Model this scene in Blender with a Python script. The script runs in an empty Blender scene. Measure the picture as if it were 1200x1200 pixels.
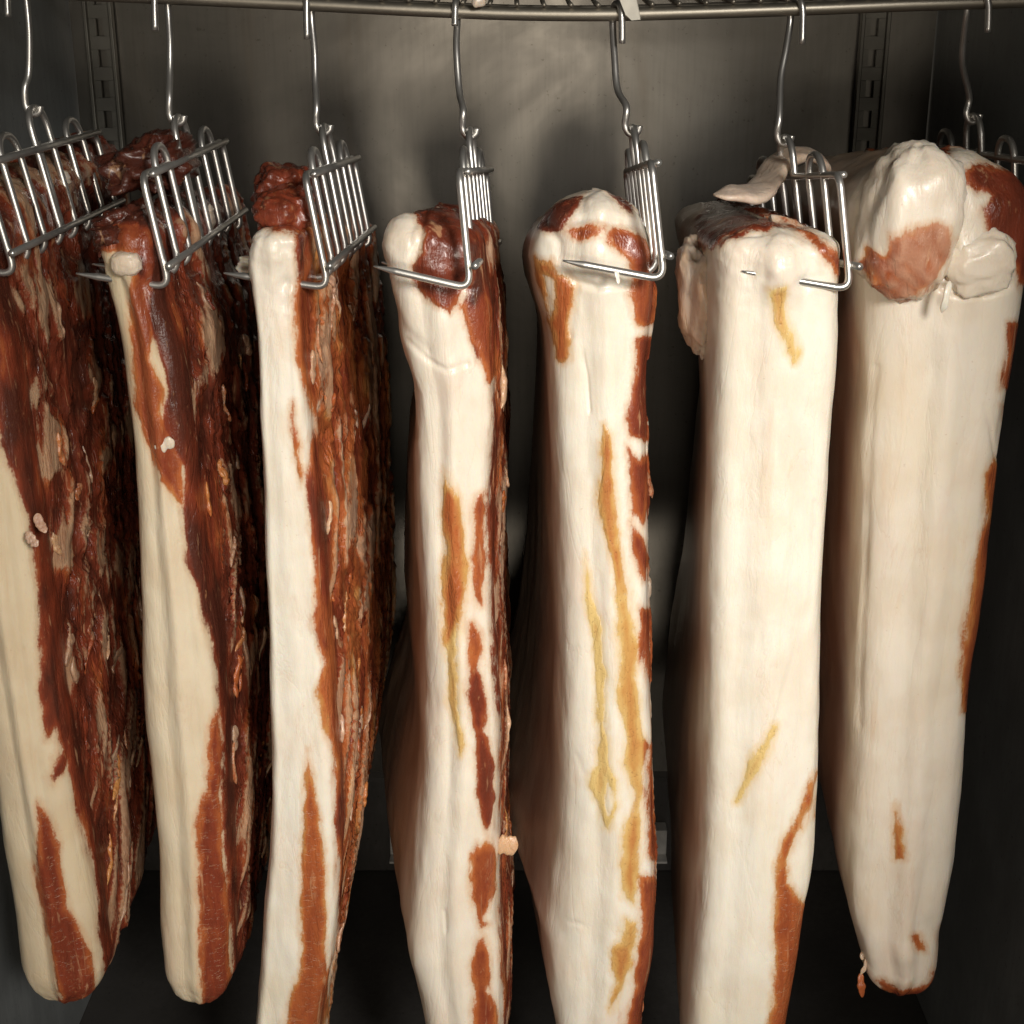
import bpy, math, random
import numpy as np
from mathutils import Vector, Matrix

random.seed(7)
rng = np.random.default_rng(11)
S = bpy.context.scene
COL = S.collection

# ------------------------------------------------------------------ camera
F = 1680.0                      # focal length in photo pixels (photo is 1200 px wide)
PITCH = math.atan2(600.0, F)    # looking down; eye level is at the rack
CP, SP = math.cos(PITCH), math.sin(PITCH)
CAMZ = 1.60
cd = bpy.data.cameras.new("camera")
cam = bpy.data.objects.new("camera", cd)
COL.objects.link(cam)
cam.location = (0, 0, CAMZ)
cam.rotation_euler = (math.pi / 2 - PITCH, 0, 0)
cd.sensor_width = 36.0
cd.lens = F / 1200.0 * 36.0
cd.clip_start = 0.02
cd.clip_end = 50
S.camera = cam

# ------------------------------------------------------------------ world and lamps
W = bpy.data.worlds.new("World")
S.world = W
W.use_nodes = True
bg = W.node_tree.nodes["Background"]
bg.inputs[0].default_value = (1.0, 0.86, 0.70, 1)
bg.inputs[1].default_value = 0.085

def aim(o, target):
    d = Vector(target) - o.location
    o.rotation_euler = d.to_track_quat('-Z', 'Y').to_euler()

def lamp(name, kind, loc, target, power, col, **kw):
    ld = bpy.data.lights.new(name, kind)
    ld.energy = power
    ld.color = col
    for k, v in kw.items():
        setattr(ld, k, v)
    o = bpy.data.objects.new(name, ld)
    COL.objects.link(o)
    o.location = loc
    aim(o, target)
    return o

lamp("room_lamp", 'SPOT', (0.54, -0.66, CAMZ + 0.36), (0.035, 0.85, CAMZ - 0.38), 146, (1.0, 0.955, 0.89),
     spot_size=math.radians(38), spot_blend=1.0, shadow_soft_size=0.20)
lamp("wall_highlight_fill", 'AREA', (0.0, -0.55, CAMZ - 0.17), (0.0, 1.3, CAMZ - 0.12), 3.8, (1.0, 0.90, 0.77),
     shape='RECTANGLE', size=0.17, size_y=0.17)  # added lamp: puts a highlight on the back wall and a mild fill
S.view_settings.view_transform = 'Standard'
S.view_settings.look = 'None'
S.view_settings.exposure = 0.0
S.view_settings.gamma = 1.0

# ------------------------------------------------------------------ helpers
def tag(o, label=None, cat=None, group=None, kind=None):
    if label: o['label'] = label
    if cat: o['category'] = cat
    if group: o['group'] = group
    if kind: o['kind'] = kind
    return o

def empty(name, loc=(0, 0, 0)):
    o = bpy.data.objects.new(name, None)
    o.empty_display_size = 0.02
    o.location = loc
    COL.objects.link(o)
    return o

def link_mesh(name, me, mat, parent=None):
    o = bpy.data.objects.new(name, me)
    if mat: me.materials.append(mat)
    COL.objects.link(o)
    if parent:
        o.parent = parent
        o.matrix_parent_inverse = Matrix.Translation(-parent.location)
    return o

def mesh_np(name, verts, quads, smooth=True):
    """verts (n,3) float, quads (m,4) int (a triangle repeats no index: use list form)"""
    me = bpy.data.meshes.new(name)
    if isinstance(quads, np.ndarray):
        n, m = len(verts), len(quads)
        k = quads.shape[1]
        me.vertices.add(n)
        me.vertices.foreach_set("co", np.asarray(verts, np.float32).ravel())
        me.loops.add(m * k)
        me.loops.foreach_set("vertex_index", quads.astype(np.int32).ravel())
        me.polygons.add(m)
        me.polygons.foreach_set("loop_start", np.arange(0, m * k, k, dtype=np.int32))
        me.update(calc_edges=True)
    else:
        me.from_pydata([tuple(v) for v in verts], [], quads)
        me.update()
    me.polygons.foreach_set("use_smooth", np.full(len(me.polygons), smooth))
    me.validate()
    return me

def at(px, py, Y):
    """photo pixel -> point of the vertical plane at distance Y in front of the camera (relative to the camera height)"""
    v = (py - 600.0) / F
    dep = Y / (CP - v * SP)
    return np.array([(px - 600.0) / F * dep, Y, CAMZ - dep * (SP + v * CP)])

def depth_of(Y, z):
    return Y * CP - (z - CAMZ) * SP

def project(P):
    d = P[..., 1] * CP - (P[..., 2] - CAMZ) * SP
    u = P[..., 0] / d
    v = -(P[..., 1] * SP + (P[..., 2] - CAMZ) * CP) / d
    return 600 + F * u, 600 + F * v

# numpy gradient noise
_perm = rng.permutation(256)
_perm = np.concatenate([_perm, _perm, _perm])
_grad = rng.normal(size=(256, 3))
_grad /= np.linalg.norm(_grad, axis=1)[:, None]

def noise(x, y, z):
    xi, yi, zi = np.floor(x).astype(int), np.floor(y).astype(int), np.floor(z).astype(int)
    xf, yf, zf = x - xi, y - yi, z - zi
    u, v, w = [t * t * t * (t * (t * 6 - 15) + 10) for t in (xf, yf, zf)]
    out = 0
    for dx in (0, 1):
        wx = u if dx else 1 - u
        for dy in (0, 1):
            wy = v if dy else 1 - v
            for dz in (0, 1):
                wz = w if dz else 1 - w
                h = _perm[_perm[_perm[(xi + dx) & 255] + ((yi + dy) & 255)] + ((zi + dz) & 255)]
                g = _grad[h]
                out = out + wx * wy * wz * (g[..., 0] * (xf - dx) + g[..., 1] * (yf - dy) + g[..., 2] * (zf - dz))
    return out * 1.5

def fbm(x, y, z, o=3):
    s, a = 0, 1.0
    for k in range(o):
        s = s + a * noise(x * 2 ** k + 17 * k, y * 2 ** k + 5 * k, z * 2 ** k + 31 * k)
        a *= 0.5
    return s

def sstep(a, b, x):
    t = np.clip((x - a) / (b - a), 0, 1)
    return t * t * (3 - 2 * t)

# ------------------------------------------------------------------ materials
def new_mat(name):
    m = bpy.data.materials.new(name)
    m.use_nodes = True
    nt = m.node_tree
    nt.nodes.clear()
    out = nt.nodes.new("ShaderNodeOutputMaterial")
    p = nt.nodes.new("ShaderNodeBsdfPrincipled")
    nt.links.new(p.outputs[0], out.inputs[0])
    return m, nt, p

class NB:
    def __init__(s, nt): s.nt = nt
    def n(s, t, **kw):
        o = s.nt.nodes.new(t)
        for k, v in kw.items(): setattr(o, k, v)
        return o
    def l(s, a, b): s.nt.links.new(a, b)
    def val(s, sock, x):
        if hasattr(x, 'type') and hasattr(x, 'links'): s.l(x, sock)
        else: sock.default_value = x
    def math(s, op, a, b=0.0, clamp=False):
        o = s.n("ShaderNodeMath", operation=op, use_clamp=clamp)
        s.val(o.inputs[0], a); s.val(o.inputs[1], b)
        return o.outputs[0]
    def mix(s, f, a, b, mode='MIX'):
        o = s.n("ShaderNodeMix", data_type='RGBA', blend_type=mode)
        s.val(o.inputs['Factor'], f)
        s.val(o.inputs[6], a); s.val(o.inputs[7], b)
        return o.outputs[2]
    def rng(s, v, a, b, c, d, interp='SMOOTHSTEP'):
        o = s.n("ShaderNodeMapRange", interpolation_type=interp)
        s.val(o.inputs[0], v)
        for i, x in enumerate((a, b, c, d)): s.val(o.inputs[i + 1], x)
        return o.outputs[0]
    def attr(s, name):
        o = s.n("ShaderNodeAttribute", attribute_name=name)
        return o.outputs['Fac']
    def coords(s, scale=(1, 1, 1)):
        tc = s.n("ShaderNodeNewGeometry")
        mp = s.n("ShaderNodeMapping")
        s.l(tc.outputs['Position'], mp.inputs[0])
        mp.inputs['Scale'].default_value = scale
        return mp.outputs[0]
    def noise(s, vec, scale, detail=4, rough=0.55, dist=0.0):
        o = s.n("ShaderNodeTexNoise")
        s.l(vec, o.inputs['Vector'])
        o.inputs['Scale'].default_value = scale
        o.inputs['Detail'].default_value = detail
        o.inputs['Roughness'].default_value = rough
        o.inputs['Distortion'].default_value = dist
        return o.outputs[0]
    def voro(s, vec, scale, feature='DISTANCE_TO_EDGE'):
        o = s.n("ShaderNodeTexVoronoi", feature=feature)
        s.l(vec, o.inputs['Vector'])
        o.inputs['Scale'].default_value = scale
        return o.outputs[0]
    def ramp(s, f, stops):
        o = s.n("ShaderNodeValToRGB")
        s.l(f, o.inputs[0])
        e = o.color_ramp.elements
        while len(e) < len(stops): e.new(0.5)
        for k, (p, c) in enumerate(stops):
            e[k].position = p
            e[k].color = (*c, 1)
        return o.outputs[0]

def flesh_material(name, sss):
    m, nt, p = new_mat(name)
    b = NB(nt)
    lean, hue, tint = b.attr('lean'), b.attr('hue'), b.attr('tint')
    pos = b.coords()
    posv = b.coords((1, 1, 0.28))
    fine = b.noise(pos, 620, 3, 0.6)
    fibre = b.noise(posv, 420, 4, 0.65, 0.6)
    broad = b.noise(pos, 32, 4, 0.55)
    soft = b.noise(posv, 70, 4, 0.6, 0.4)
    # edge of the lean: signed distance (mm) roughened by fine noise
    e = b.math('ADD', lean, b.math('MULTIPLY', b.math('SUBTRACT', fine, 0.5), 2.2))
    e = b.math('ADD', e, b.math('MULTIPLY', b.math('SUBTRACT', soft, 0.5), 2.4))
    e = b.math('ADD', e, b.math('MULTIPLY', b.math('SUBTRACT', fibre, 0.5), 3.2))
    k = b.rng(e, -0.7, 1.0, 0, 1)
    halo = b.rng(e, -4.0, 0.3, 0, 1)
    # fat
    fat = b.mix(b.rng(broad, 0.35, 0.68, 0, 1), (0.83, 0.775, 0.665, 1), (0.78, 0.70, 0.575, 1))
    streak = b.noise(b.coords((1, 1, 0.10)), 95, 4, 0.6, 0.5)
    fat = b.mix(b.rng(streak, 0.56, 0.76, 0, 0.40), fat, (0.74, 0.57, 0.40, 1))
    blot = b.noise(b.coords((1, 1, 0.45)), 17, 5, 0.6, 0.6)
    fat = b.mix(b.rng(blot, 0.52, 0.72, 0, 0.55), fat, (0.77, 0.62, 0.50, 1))
    fat = b.mix(b.rng(b.noise(b.coords((1, 1, 0.35)), 9, 4, 0.6), 0.52, 0.75, 0, 0.45), fat, (0.80, 0.69, 0.47, 1))
    thread = b.math('ABSOLUTE', b.math('SUBTRACT', b.noise(b.coords((1, 1, 0.22)), 34, 5, 0.6, 0.7), 0.5))
    fat = b.mix(b.math('MULTIPLY', b.rng(thread, 0.0, 0.008, 0.16, 0), b.rng(blot, 0.42, 0.6, 0, 1)), fat, (0.58, 0.36, 0.22, 1))
    pores = b.rng(b.noise(b.coords(), 420, 2, 0.5), 0.70, 0.78, 0, 0.30)
    fat = b.mix(pores, fat, (0.52, 0.36, 0.22, 1))
    fat = b.mix(b.attr('pink'), fat, (0.93, 0.82, 0.76, 1), 'MULTIPLY')
    fat = b.mix(b.attr('yellow_and_shade'), fat, (0.70, 0.54, 0.30, 1), 'MULTIPLY')
    tissue = b.mix(b.rng(fibre, 0.35, 0.65, 0, 1), (0.36, 0.17, 0.10, 1), (0.54, 0.32, 0.205, 1))
    tissue = b.mix(b.attr('yellow_and_shade'), tissue, (0.36, 0.32, 0.30, 1), 'MULTIPLY')  # shade on the left bellies' torn sides, multiplied into the tissue colour
    fat = b.mix(tint, fat, tissue)
    fat = b.mix(b.attr('rind'), fat, (0.30, 0.195, 0.12, 1))
    fat_plain = fat
    # lean
    deepk = b.rng(b.math('ADD', lean, b.math('MULTIPLY', b.math('SUBTRACT', broad, 0.5), 6.0)), 0.2, 4.6, -0.16, 0.06)
    hn = b.math('ADD', b.math('ADD', hue, deepk), b.math('MULTIPLY', b.math('SUBTRACT', b.noise(posv, 110, 4, 0.6, 0.5), 0.5), 0.40))
    red = b.ramp(hn, [(0.0, (0.70, 0.50, 0.20)), (0.25, (0.58, 0.31, 0.095)), (0.5, (0.43, 0.118, 0.034)),
                      (0.75, (0.215, 0.041, 0.018)), (1.0, (0.075, 0.020, 0.012))])
    arcs = b.noise(b.coords((1, 1, 2.6)), 170, 3, 0.6, 1.2)
    bund = b.math('MULTIPLY', b.rng(arcs, 0.57, 0.66, 0, 1), b.attr('cell'))
    red = b.mix(b.math('MULTIPLY', bund, 0.24), red, (0.58, 0.30, 0.14, 1))
    marb = b.rng(b.noise(b.coords((1, 1, 0.12)), 130, 4, 0.62, 0.8), 0.60, 0.70, 0, 0.5)
    red = b.mix(marb, red, (0.62, 0.36, 0.19, 1))
    red = b.mix(b.rng(fibre, 0.60, 0.72, 0, 0.35), red, (0.55, 0.27, 0.12, 1))
    red = b.mix(b.rng(fine, 0.30, 0.42, 0.35, 0), red, (0.10, 0.022, 0.010, 1))
    halo_col = b.mix(0.5, red, (0.80, 0.58, 0.34, 1))
    fat = b.mix(b.math('MULTIPLY', halo, 0.62), fat_plain, halo_col)
    red = b.mix(b.attr('pale'), red, (0.60, 0.33, 0.21, 1))
    col = b.mix(k, fat, red)
    b.l(col, p.inputs['Base Color'])
    rg = b.math('ADD', b.rng(k, 0, 1, 0.36, 0.28), b.math('MULTIPLY', b.math('SUBTRACT', soft, 0.5), 0.35))
    b.l(rg, p.inputs['Roughness'])
    p.inputs['Specular IOR Level'].default_value = 0.5
    p.inputs['Coat Weight'].default_value = 0.18
    p.inputs['Coat Roughness'].default_value = 0.16
    if sss:
        b.l(b.rng(k, 0, 1, 0.30, 0.08, 'LINEAR'), p.inputs['Subsurface Weight'])
        p.inputs['Subsurface Radius'].default_value = (1.0, 0.55, 0.28)
        p.inputs['Subsurface Scale'].default_value = 0.0045
    bp = b.n("ShaderNodeBump")
    bp.inputs['Distance'].default_value = 0.0012
    b.l(b.math('ADD', b.rng(k, 0, 1, 0.26, 0.6, 'LINEAR'), b.math('MULTIPLY', tint, 0.4), True), bp.inputs['Strength'])
    h = b.math('ADD', b.math('MULTIPLY', fibre, 0.8), b.math('MULTIPLY', fine, 0.35))
    h = b.math('ADD', h, b.math('MULTIPLY', soft, 1.1))
    h = b.math('ADD', h, b.math('MULTIPLY', streak, 0.9))
    h = b.math('ADD', h, b.math('MULTIPLY', b.rng(thread, 0.0, 0.03, 0, 1), 0.35))
    h = b.math('SUBTRACT', h, b.math('MULTIPLY', b.math('MULTIPLY', bund, k), 0.25))
    b.l(h, bp.inputs['Height'])
    b.l(bp.outputs[0], p.inputs['Normal'])
    return m

def metal(name, col, rough, stretch=None, bump=0.0, spots=0.0, metallic=1.0):
    m, nt, p = new_mat(name)
    b = NB(nt)
    p.inputs['Metallic'].default_value = metallic
    pos = b.coords(stretch or (1, 1, 1))
    n1 = b.noise(pos, 60, 5, 0.6)
    n2 = b.noise(b.coords(), 7, 5, 0.6)
    dark = tuple(c * 0.62 for c in col)
    c = b.mix(b.rng(n2, 0.3, 0.7, 0, 1), (*dark, 1), (*col, 1))
    c = b.mix(b.rng(n1, 0.35, 0.7, 0.35, 0), c, (*[x * 0.55 for x in col], 1))
    if spots:
        sp = b.rng(b.noise(b.coords(), 260, 2, 0.6), 0.66, 0.74, 0, spots)
        c = b.mix(sp, c, (0.02, 0.015, 0.012, 1))
    b.l(c, p.inputs['Base Color'])
    r = b.math('ADD', rough - 0.12, b.math('MULTIPLY', n2, 0.24))
    b.l(r, p.inputs['Roughness'])
    if bump:
        bp = b.n("ShaderNodeBump")
        bp.inputs['Strength'].default_value = bump
        bp.inputs['Distance'].default_value = 0.001
        b.l(n1, bp.inputs['Height'])
        b.l(bp.outputs[0], p.inputs['Normal'])
    return m

def wall_steel(name, col):
    m, nt, p = new_mat(name)
    b = NB(nt)
    cloud = b.noise(b.coords(), 5.5, 5, 0.62, 0.8)
    smear = b.noise(b.coords((1, 1, 0.12)), 16, 5, 0.65, 0.5)
    grain = b.noise(b.coords((5, 5, 0.3)), 60, 3, 0.5)
    c = b.mix(b.rng(cloud, 0.28, 0.72, 0, 1), (*[x * 0.66 for x in col], 1), (*col, 1))
    c = b.mix(b.rng(smear, 0.52, 0.74, 0, 0.55), c, (col[0] * 0.58, col[1] * 0.52, col[2] * 0.45, 1))
    c = b.mix(b.rng(grain, 0.4, 0.7, 0, 0.09), c, (0.03, 0.03, 0.03, 1))
    spots = b.rng(b.noise(b.coords(), 230, 2, 0.6), 0.66, 0.76, 0, 0.4)
    c = b.mix(spots, c, (0.03, 0.022, 0.015, 1))
    b.l(c, p.inputs['Base Color'])
    p.inputs['Metallic'].default_value = 1.0
    r = b.math('ADD', b.rng(cloud, 0.3, 0.7, 0.31, 0.24), b.math('MULTIPLY', smear, 0.08))
    b.l(r, p.inputs['Roughness'])
    bp = b.n("ShaderNodeBump")
    bp.inputs['Strength'].default_value = 0.06
    bp.inputs['Distance'].default_value = 0.004
    b.l(b.math('ADD', cloud, b.math('MULTIPLY', smear, 0.3)), bp.inputs['Height'])
    b.l(bp.outputs[0], p.inputs['Normal'])
    return m

M_FAT = flesh_material("pork_fat_and_lean", True)
M_LEAN = flesh_material("pork_lean", False)
M_WIRE = metal("polished_wire", (0.80, 0.78, 0.74), 0.33, (1, 1, 1), metallic=0.88)
M_RACK = metal("dull_rack_wire", (0.42, 0.38, 0.31), 0.46, bump=0.2, metallic=0.85)
M_WALL = wall_steel("smeared_sheet_steel", (0.150, 0.139, 0.121))
M_SIDE = metal("stained_steel", (0.34, 0.36, 0.36), 0.5, (3, 3, 0.4), 0.15, 0.5, metallic=0.45)
M_DARK = metal("dark_lower_steel", (0.12, 0.112, 0.104), 0.5, (3, 3, 1), 0.1, 0.4, metallic=0.6)
M_POST = metal("shelf_channel_steel", (0.20, 0.19, 0.165), 0.45)

def plain(name, col, rough):
    m, nt, p = new_mat(name)
    b = NB(nt)
    n = b.noise(b.coords(), 90, 4)
    b.l(b.mix(b.rng(n, 0.3, 0.7, 0, 1), (*[c * 0.8 for c in col], 1), (*col, 1)), p.inputs['Base Color'])
    p.inputs['Roughness'].default_value = rough
    return m
M_TAG = plain("pale_label", (0.72, 0.68, 0.58), 0.6)
M_CLIP = plain("pale_bracket", (0.62, 0.60, 0.56), 0.5)

# ------------------------------------------------------------------ cabinet
def box(lo, hi):
    x0, y0, z0 = lo; x1, y1, z1 = hi
    v = [(x0,y0,z0),(x1,y0,z0),(x1,y1,z0),(x0,y1,z0),(x0,y0,z1),(x1,y0,z1),(x1,y1,z1),(x0,y1,z1)]
    f = [(0,3,2,1),(4,5,6,7),(0,1,5,4),(1,2,6,5),(2,3,7,6),(3,0,4,7)]
    return v, f

def boxes(name, lst, mat, parent=None, bevel=0.0):
    V, Fc = [], []
    for lo, hi in lst:
        v, f = box(lo, hi)
        o = len(V)
        V += v
        Fc += [tuple(i + o for i in q) for q in f]
    me = mesh_np(name, V, Fc, smooth=False)
    o = link_mesh(name, me, mat, parent)
    if bevel:
        b = o.modifiers.new("bevel", 'BEVEL')
        b.width = bevel
        b.segments = 2
    return o

YW, XL, XR = 1.32, -0.385, 0.37
ZF, ZT = CAMZ - 0.86, CAMZ + 0.30
zs = at(600, 880, YW)[2]                  # seam at the foot of the back panel
# soft S half way down the back panel, added to reflect a bright band
zc = at(600, 680, YW)[2]
BOW = 0.042
def wall_y(z): return YW - BOW * float(sstep(0.09, -0.09, np.array(z - zc)))
prof = [(wall_y(z) + 0.0012 * math.sin(z * 21), z) for z in np.linspace(ZT, zs, 90)]
Vw, Fw = [], []
NX = 24
for yy, zz in prof:
    for i in range(NX + 1):
        xx = XL + (XR - XL) * i / NX
        Vw.append((xx, yy + 0.0010 * math.sin(xx * 17 + zz * 6), zz))
nfront = len(Vw)
for i in range(len(prof) - 1):
    for j in range(NX):
        o_ = i * (NX + 1) + j
        Fw.append((o_, o_ + NX + 1, o_ + NX + 2, o_ + 1))
tag(link_mesh("back_wall", mesh_np("back_wall", Vw, Fw), M_WALL), kind='structure')
tag(boxes("lower_back_wall", [((XL, YW - BOW + 0.012, ZF), (XR, YW + 0.03, zs - 0.004))], M_DARK), kind='structure')
tag(boxes("back_ledge", [((XL, YW - BOW - 0.004, zs - 0.010), (XR, YW - BOW + 0.010, zs - 0.005))], M_DARK), kind='structure')
tag(boxes("left_wall", [((XL - 0.02, 0.30, ZF), (XL - 0.001, YW + 0.03, ZT))], M_SIDE), kind='structure')
tag(boxes("right_wall", [((XR + 0.001, 0.30, ZF), (XR + 0.02, YW + 0.03, ZT))], M_SIDE), kind='structure')
tag(boxes("cabinet_floor", [((XL - 0.02, 0.30, ZF - 0.02), (XR + 0.02, YW + 0.03, ZF - 0.001))], M_DARK), kind='structure')
tag(boxes("cabinet_ceiling", [((XL - 0.02, 0.30, ZT + 0.001), (XR + 0.02, YW + 0.03, ZT + 0.02))], M_SIDE), kind='structure')

def shelf_standard(px, label):
    x = at(px, 110, YW)[0]
    w = 0.011
    root = tag(empty("shelf_standard", (x, YW, zs)), label, "shelf support", "slotted shelf supports on the back wall")
    z0, z1 = zc + 0.09, ZT - 0.01
    y1, y0 = YW - 0.0022, YW - 0.011
    for s in (-1, 1):
        boxes("channel_edge", [((x + s * w - 0.0016, y0, z0), (x + s * w + 0.0016, y1, z1))], M_POST, root, 0.0006)
    lst = []
    z = z0
    while z < z1 - 0.03:                      # web with open slots
        lst.append(((x - w + 0.0017, YW - 0.0055, z), (x + w - 0.0017, y1, z + 0.011)))
        lst.append(((x - w + 0.0017, YW - 0.0055, z + 0.0112), (x - 0.0035, y1, z + 0.0255)))
        lst.append(((x + 0.0035, YW - 0.0055, z + 0.0112), (x + w - 0.0017, y1, z + 0.0255)))
        z += 0.0258
    boxes("slotted_web", lst, M_POST, root)
    return root
shelf_standard(1017, "narrow slotted steel shelf support on the back wall, between the two rightmost pork bellies")
shelf_standard(126, "dim slotted steel shelf support on the back wall, above the two leftmost pork bellies")

for px, lab in ((466, "small pale bracket low on the back wall, left of the thin middle belly"),
                (771, "small pale bracket on the back wall beside the yellow streaked belly")):
    a = at(px - 9, 970, YW - BOW); c = at(px + 9, 998, YW - BOW)
    r = tag(empty("bracket", tuple(at(px, 998, YW))), lab, "bracket", "pale brackets low on the back wall")
    boxes("plate", [((a[0], YW - BOW - 0.006, c[2]), (c[0], YW - BOW + 0.011, a[2]))], M_CLIP, r, 0.001)
    boxes("lip", [((a[0], YW - BOW - 0.018, c[2] - 0.003), (c[0], YW - BOW + 0.004, c[2] - 0.0005))], M_CLIP, r, 0.0005)

# ------------------------------------------------------------------ wire work
def smooth_path(pts, sub=6):
    P = np.array(pts, float)
    if len(P) < 3: return P
    out = []
    Q = np.vstack([2 * P[0] - P[1], P, 2 * P[-1] - P[-2]])
    for i in range(1, len(Q) - 2):
        p0, p1, p2, p3 = Q[i - 1:i + 3]
        for k in range(sub):
            t = k / sub
            out.append(0.5 * ((2 * p1) + (-p0 + p2) * t + (2*p0 - 5*p1 + 4*p2 - p3) * t*t + (-p0 + 3*p1 - 3*p2 + p3) * t**3))
    out.append(P[-1])
    return np.array(out)

def fillet(pts, r, n=6):
    P = [np.array(p, float) for p in pts]
    out = [P[0]]
    for i in range(1, len(P) - 1):
        a, b, c = P[i - 1], P[i], P[i + 1]
        la, lc = np.linalg.norm(a - b), np.linalg.norm(c - b)
        rr = min(r, la * 0.48, lc * 0.48)
        s, e = b + (a - b) / la * rr, b + (c - b) / lc * rr
        for k in range(n + 1):
            t = k / n
            out.append((1 - t)**2 * s + 2 * t * (1 - t) * b + t * t * e)
    out.append(P[-1])
    return np.array(out)

def tube_geo(path, rad, seg=10, radii=None, flat=None):
    P = np.asarray(path, float)
    n = len(P)
    R = np.full(n, rad) if radii is None else np.asarray(radii, float)
    T = np.gradient(P, axis=0)
    T /= np.linalg.norm(T, axis=1)[:, None] + 1e-12
    ref = np.array([0, 0, 1.0]) if abs(T[0][2]) < 0.9 else np.array([1.0, 0, 0])
    N = np.cross(T[0], ref); N /= np.linalg.norm(N)
    V = []
    for i in range(n):
        N = N - T[i] * np.dot(N, T[i]); N /= np.linalg.norm(N) + 1e-12
        B = np.cross(T[i], N)
        for k in range(seg):
            a = 2 * math.pi * k / seg
            V.append(P[i] + R[i] * (math.cos(a) * N + math.sin(a) * B))
    Fc = []
    for i in range(n - 1):
        for k in range(seg):
            k2 = (k + 1) % seg
            Fc.append((i * seg + k, i * seg + k2, (i + 1) * seg + k2, (i + 1) * seg + k))
    Fc.append(tuple(range(seg))[::-1])
    Fc.append(tuple((n - 1) * seg + k for k in range(seg)))
    return V, Fc

def tube(name, path, rad, mat, parent=None, seg=10, radii=None):
    V, Fc = tube_geo(path, rad, seg, radii)
    return link_mesh(name, mesh_np(name, V, Fc), mat, parent)

# sagging rack: front rail, rear rails and the thin wires that run back from it
RY = 0.93
rail_px = [(-90, -22), (40, -10), (170, -4), (300, 2), (400, 7), (500, 12), (600, 16), (700, 17), (800, 15), (950, 10), (1050, 6), (1200, 1), (1300, -4)]
RAIL = smooth_path([at(x, y, RY) for x, y in rail_px], 5)
rack = tag(empty("wire_rack", tuple(at(600, 16, RY))), "sagging wire shelf rack across the top that all the hooks hang from", "rack")
tube("front_rail", RAIL, 0.0040, M_RACK, rack, 12)
def rail_at(px):
    pxs, _ = project(RAIL)
    return np.array([np.interp(px, pxs, RAIL[:, k]) for k in range(3)])
for k, dy in enumerate((0.11, 0.24, 0.35)):
    tube("rear_rail", RAIL + np.array([0, dy, 0.002 + 0.012 * k]), 0.0030, M_RACK, rack, 8)
wire_src = None
x = -0.36
while x < 0.345:
    z = np.interp(x, RAIL[:, 0], RAIL[:, 2]) + 0.0055
    if wire_src is None:
        wire_src = tube("rack_wire", [(0, -0.004, 0), (0, 0.03, 0.001), (0, 0.2, 0.014), (0, 0.36, 0.030)], 0.0016, M_RACK, None, 6)
        o = wire_src
    else:
        o = wire_src.copy()
        COL.objects.link(o)
    o.parent = rack
    o.matrix_parent_inverse = Matrix.Translation(-rack.location)
    o.location = (x, RY, z)
    x += 0.0165

# ------------------------------------------------------------------ bellies
NCL, NCF, NFR, NCR, NSR, NBK = 36, 18, 46, 26, 92, 16

def hermite(xk, yk, x):
    xk, yk = np.asarray(xk, float), np.asarray(yk, float)
    d = np.gradient(yk, xk)
    i = np.clip(np.searchsorted(xk, x) - 1, 0, len(xk) - 2)
    h = xk[i + 1] - xk[i]
    t = np.clip((x - xk[i]) / h, 0, 1)
    return ((1 + 2*t) * (1 - t)**2) * yk[i] + t*(1-t)**2 * h * d[i] + t*t*(3 - 2*t) * yk[i+1] + t*t*(t-1)*h*d[i+1]

def poly_sdf(px, py, poly):
    """signed distance in pixels, positive inside"""
    P = np.array(poly, float)
    Q = np.roll(P, -1, axis=0)
    best = np.full(px.shape, 1e9)
    inside = np.zeros(px.shape, bool)
    for (ax, ay), (bx, by) in zip(P, Q):
        ex, ey = bx - ax, by - ay
        t = np.clip(((px - ax) * ex + (py - ay) * ey) / (ex*ex + ey*ey + 1e-9), 0, 1)
        best = np.minimum(best, np.hypot(px - ax - t*ex, py - ay - t*ey))
        cond = ((ay > py) != (by > py)) & (px < (bx - ax) * (py - ay) / (by - ay + 1e-12) + ax)
        inside ^= cond
    return np.where(inside, best, -best)

def grid_normals(P):
    du = np.roll(P, -1, axis=1) - np.roll(P, 1, axis=1)
    dv = np.gradient(P, axis=0)
    n = np.cross(dv, du)
    n /= np.linalg.norm(n, axis=2)[..., None] + 1e-12
    return n

def set_attr(me, name, arr):
    a = me.attributes.new(name, 'FLOAT', 'POINT')
    a.data.foreach_set('value', np.asarray(arr, np.float32).ravel())

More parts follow.
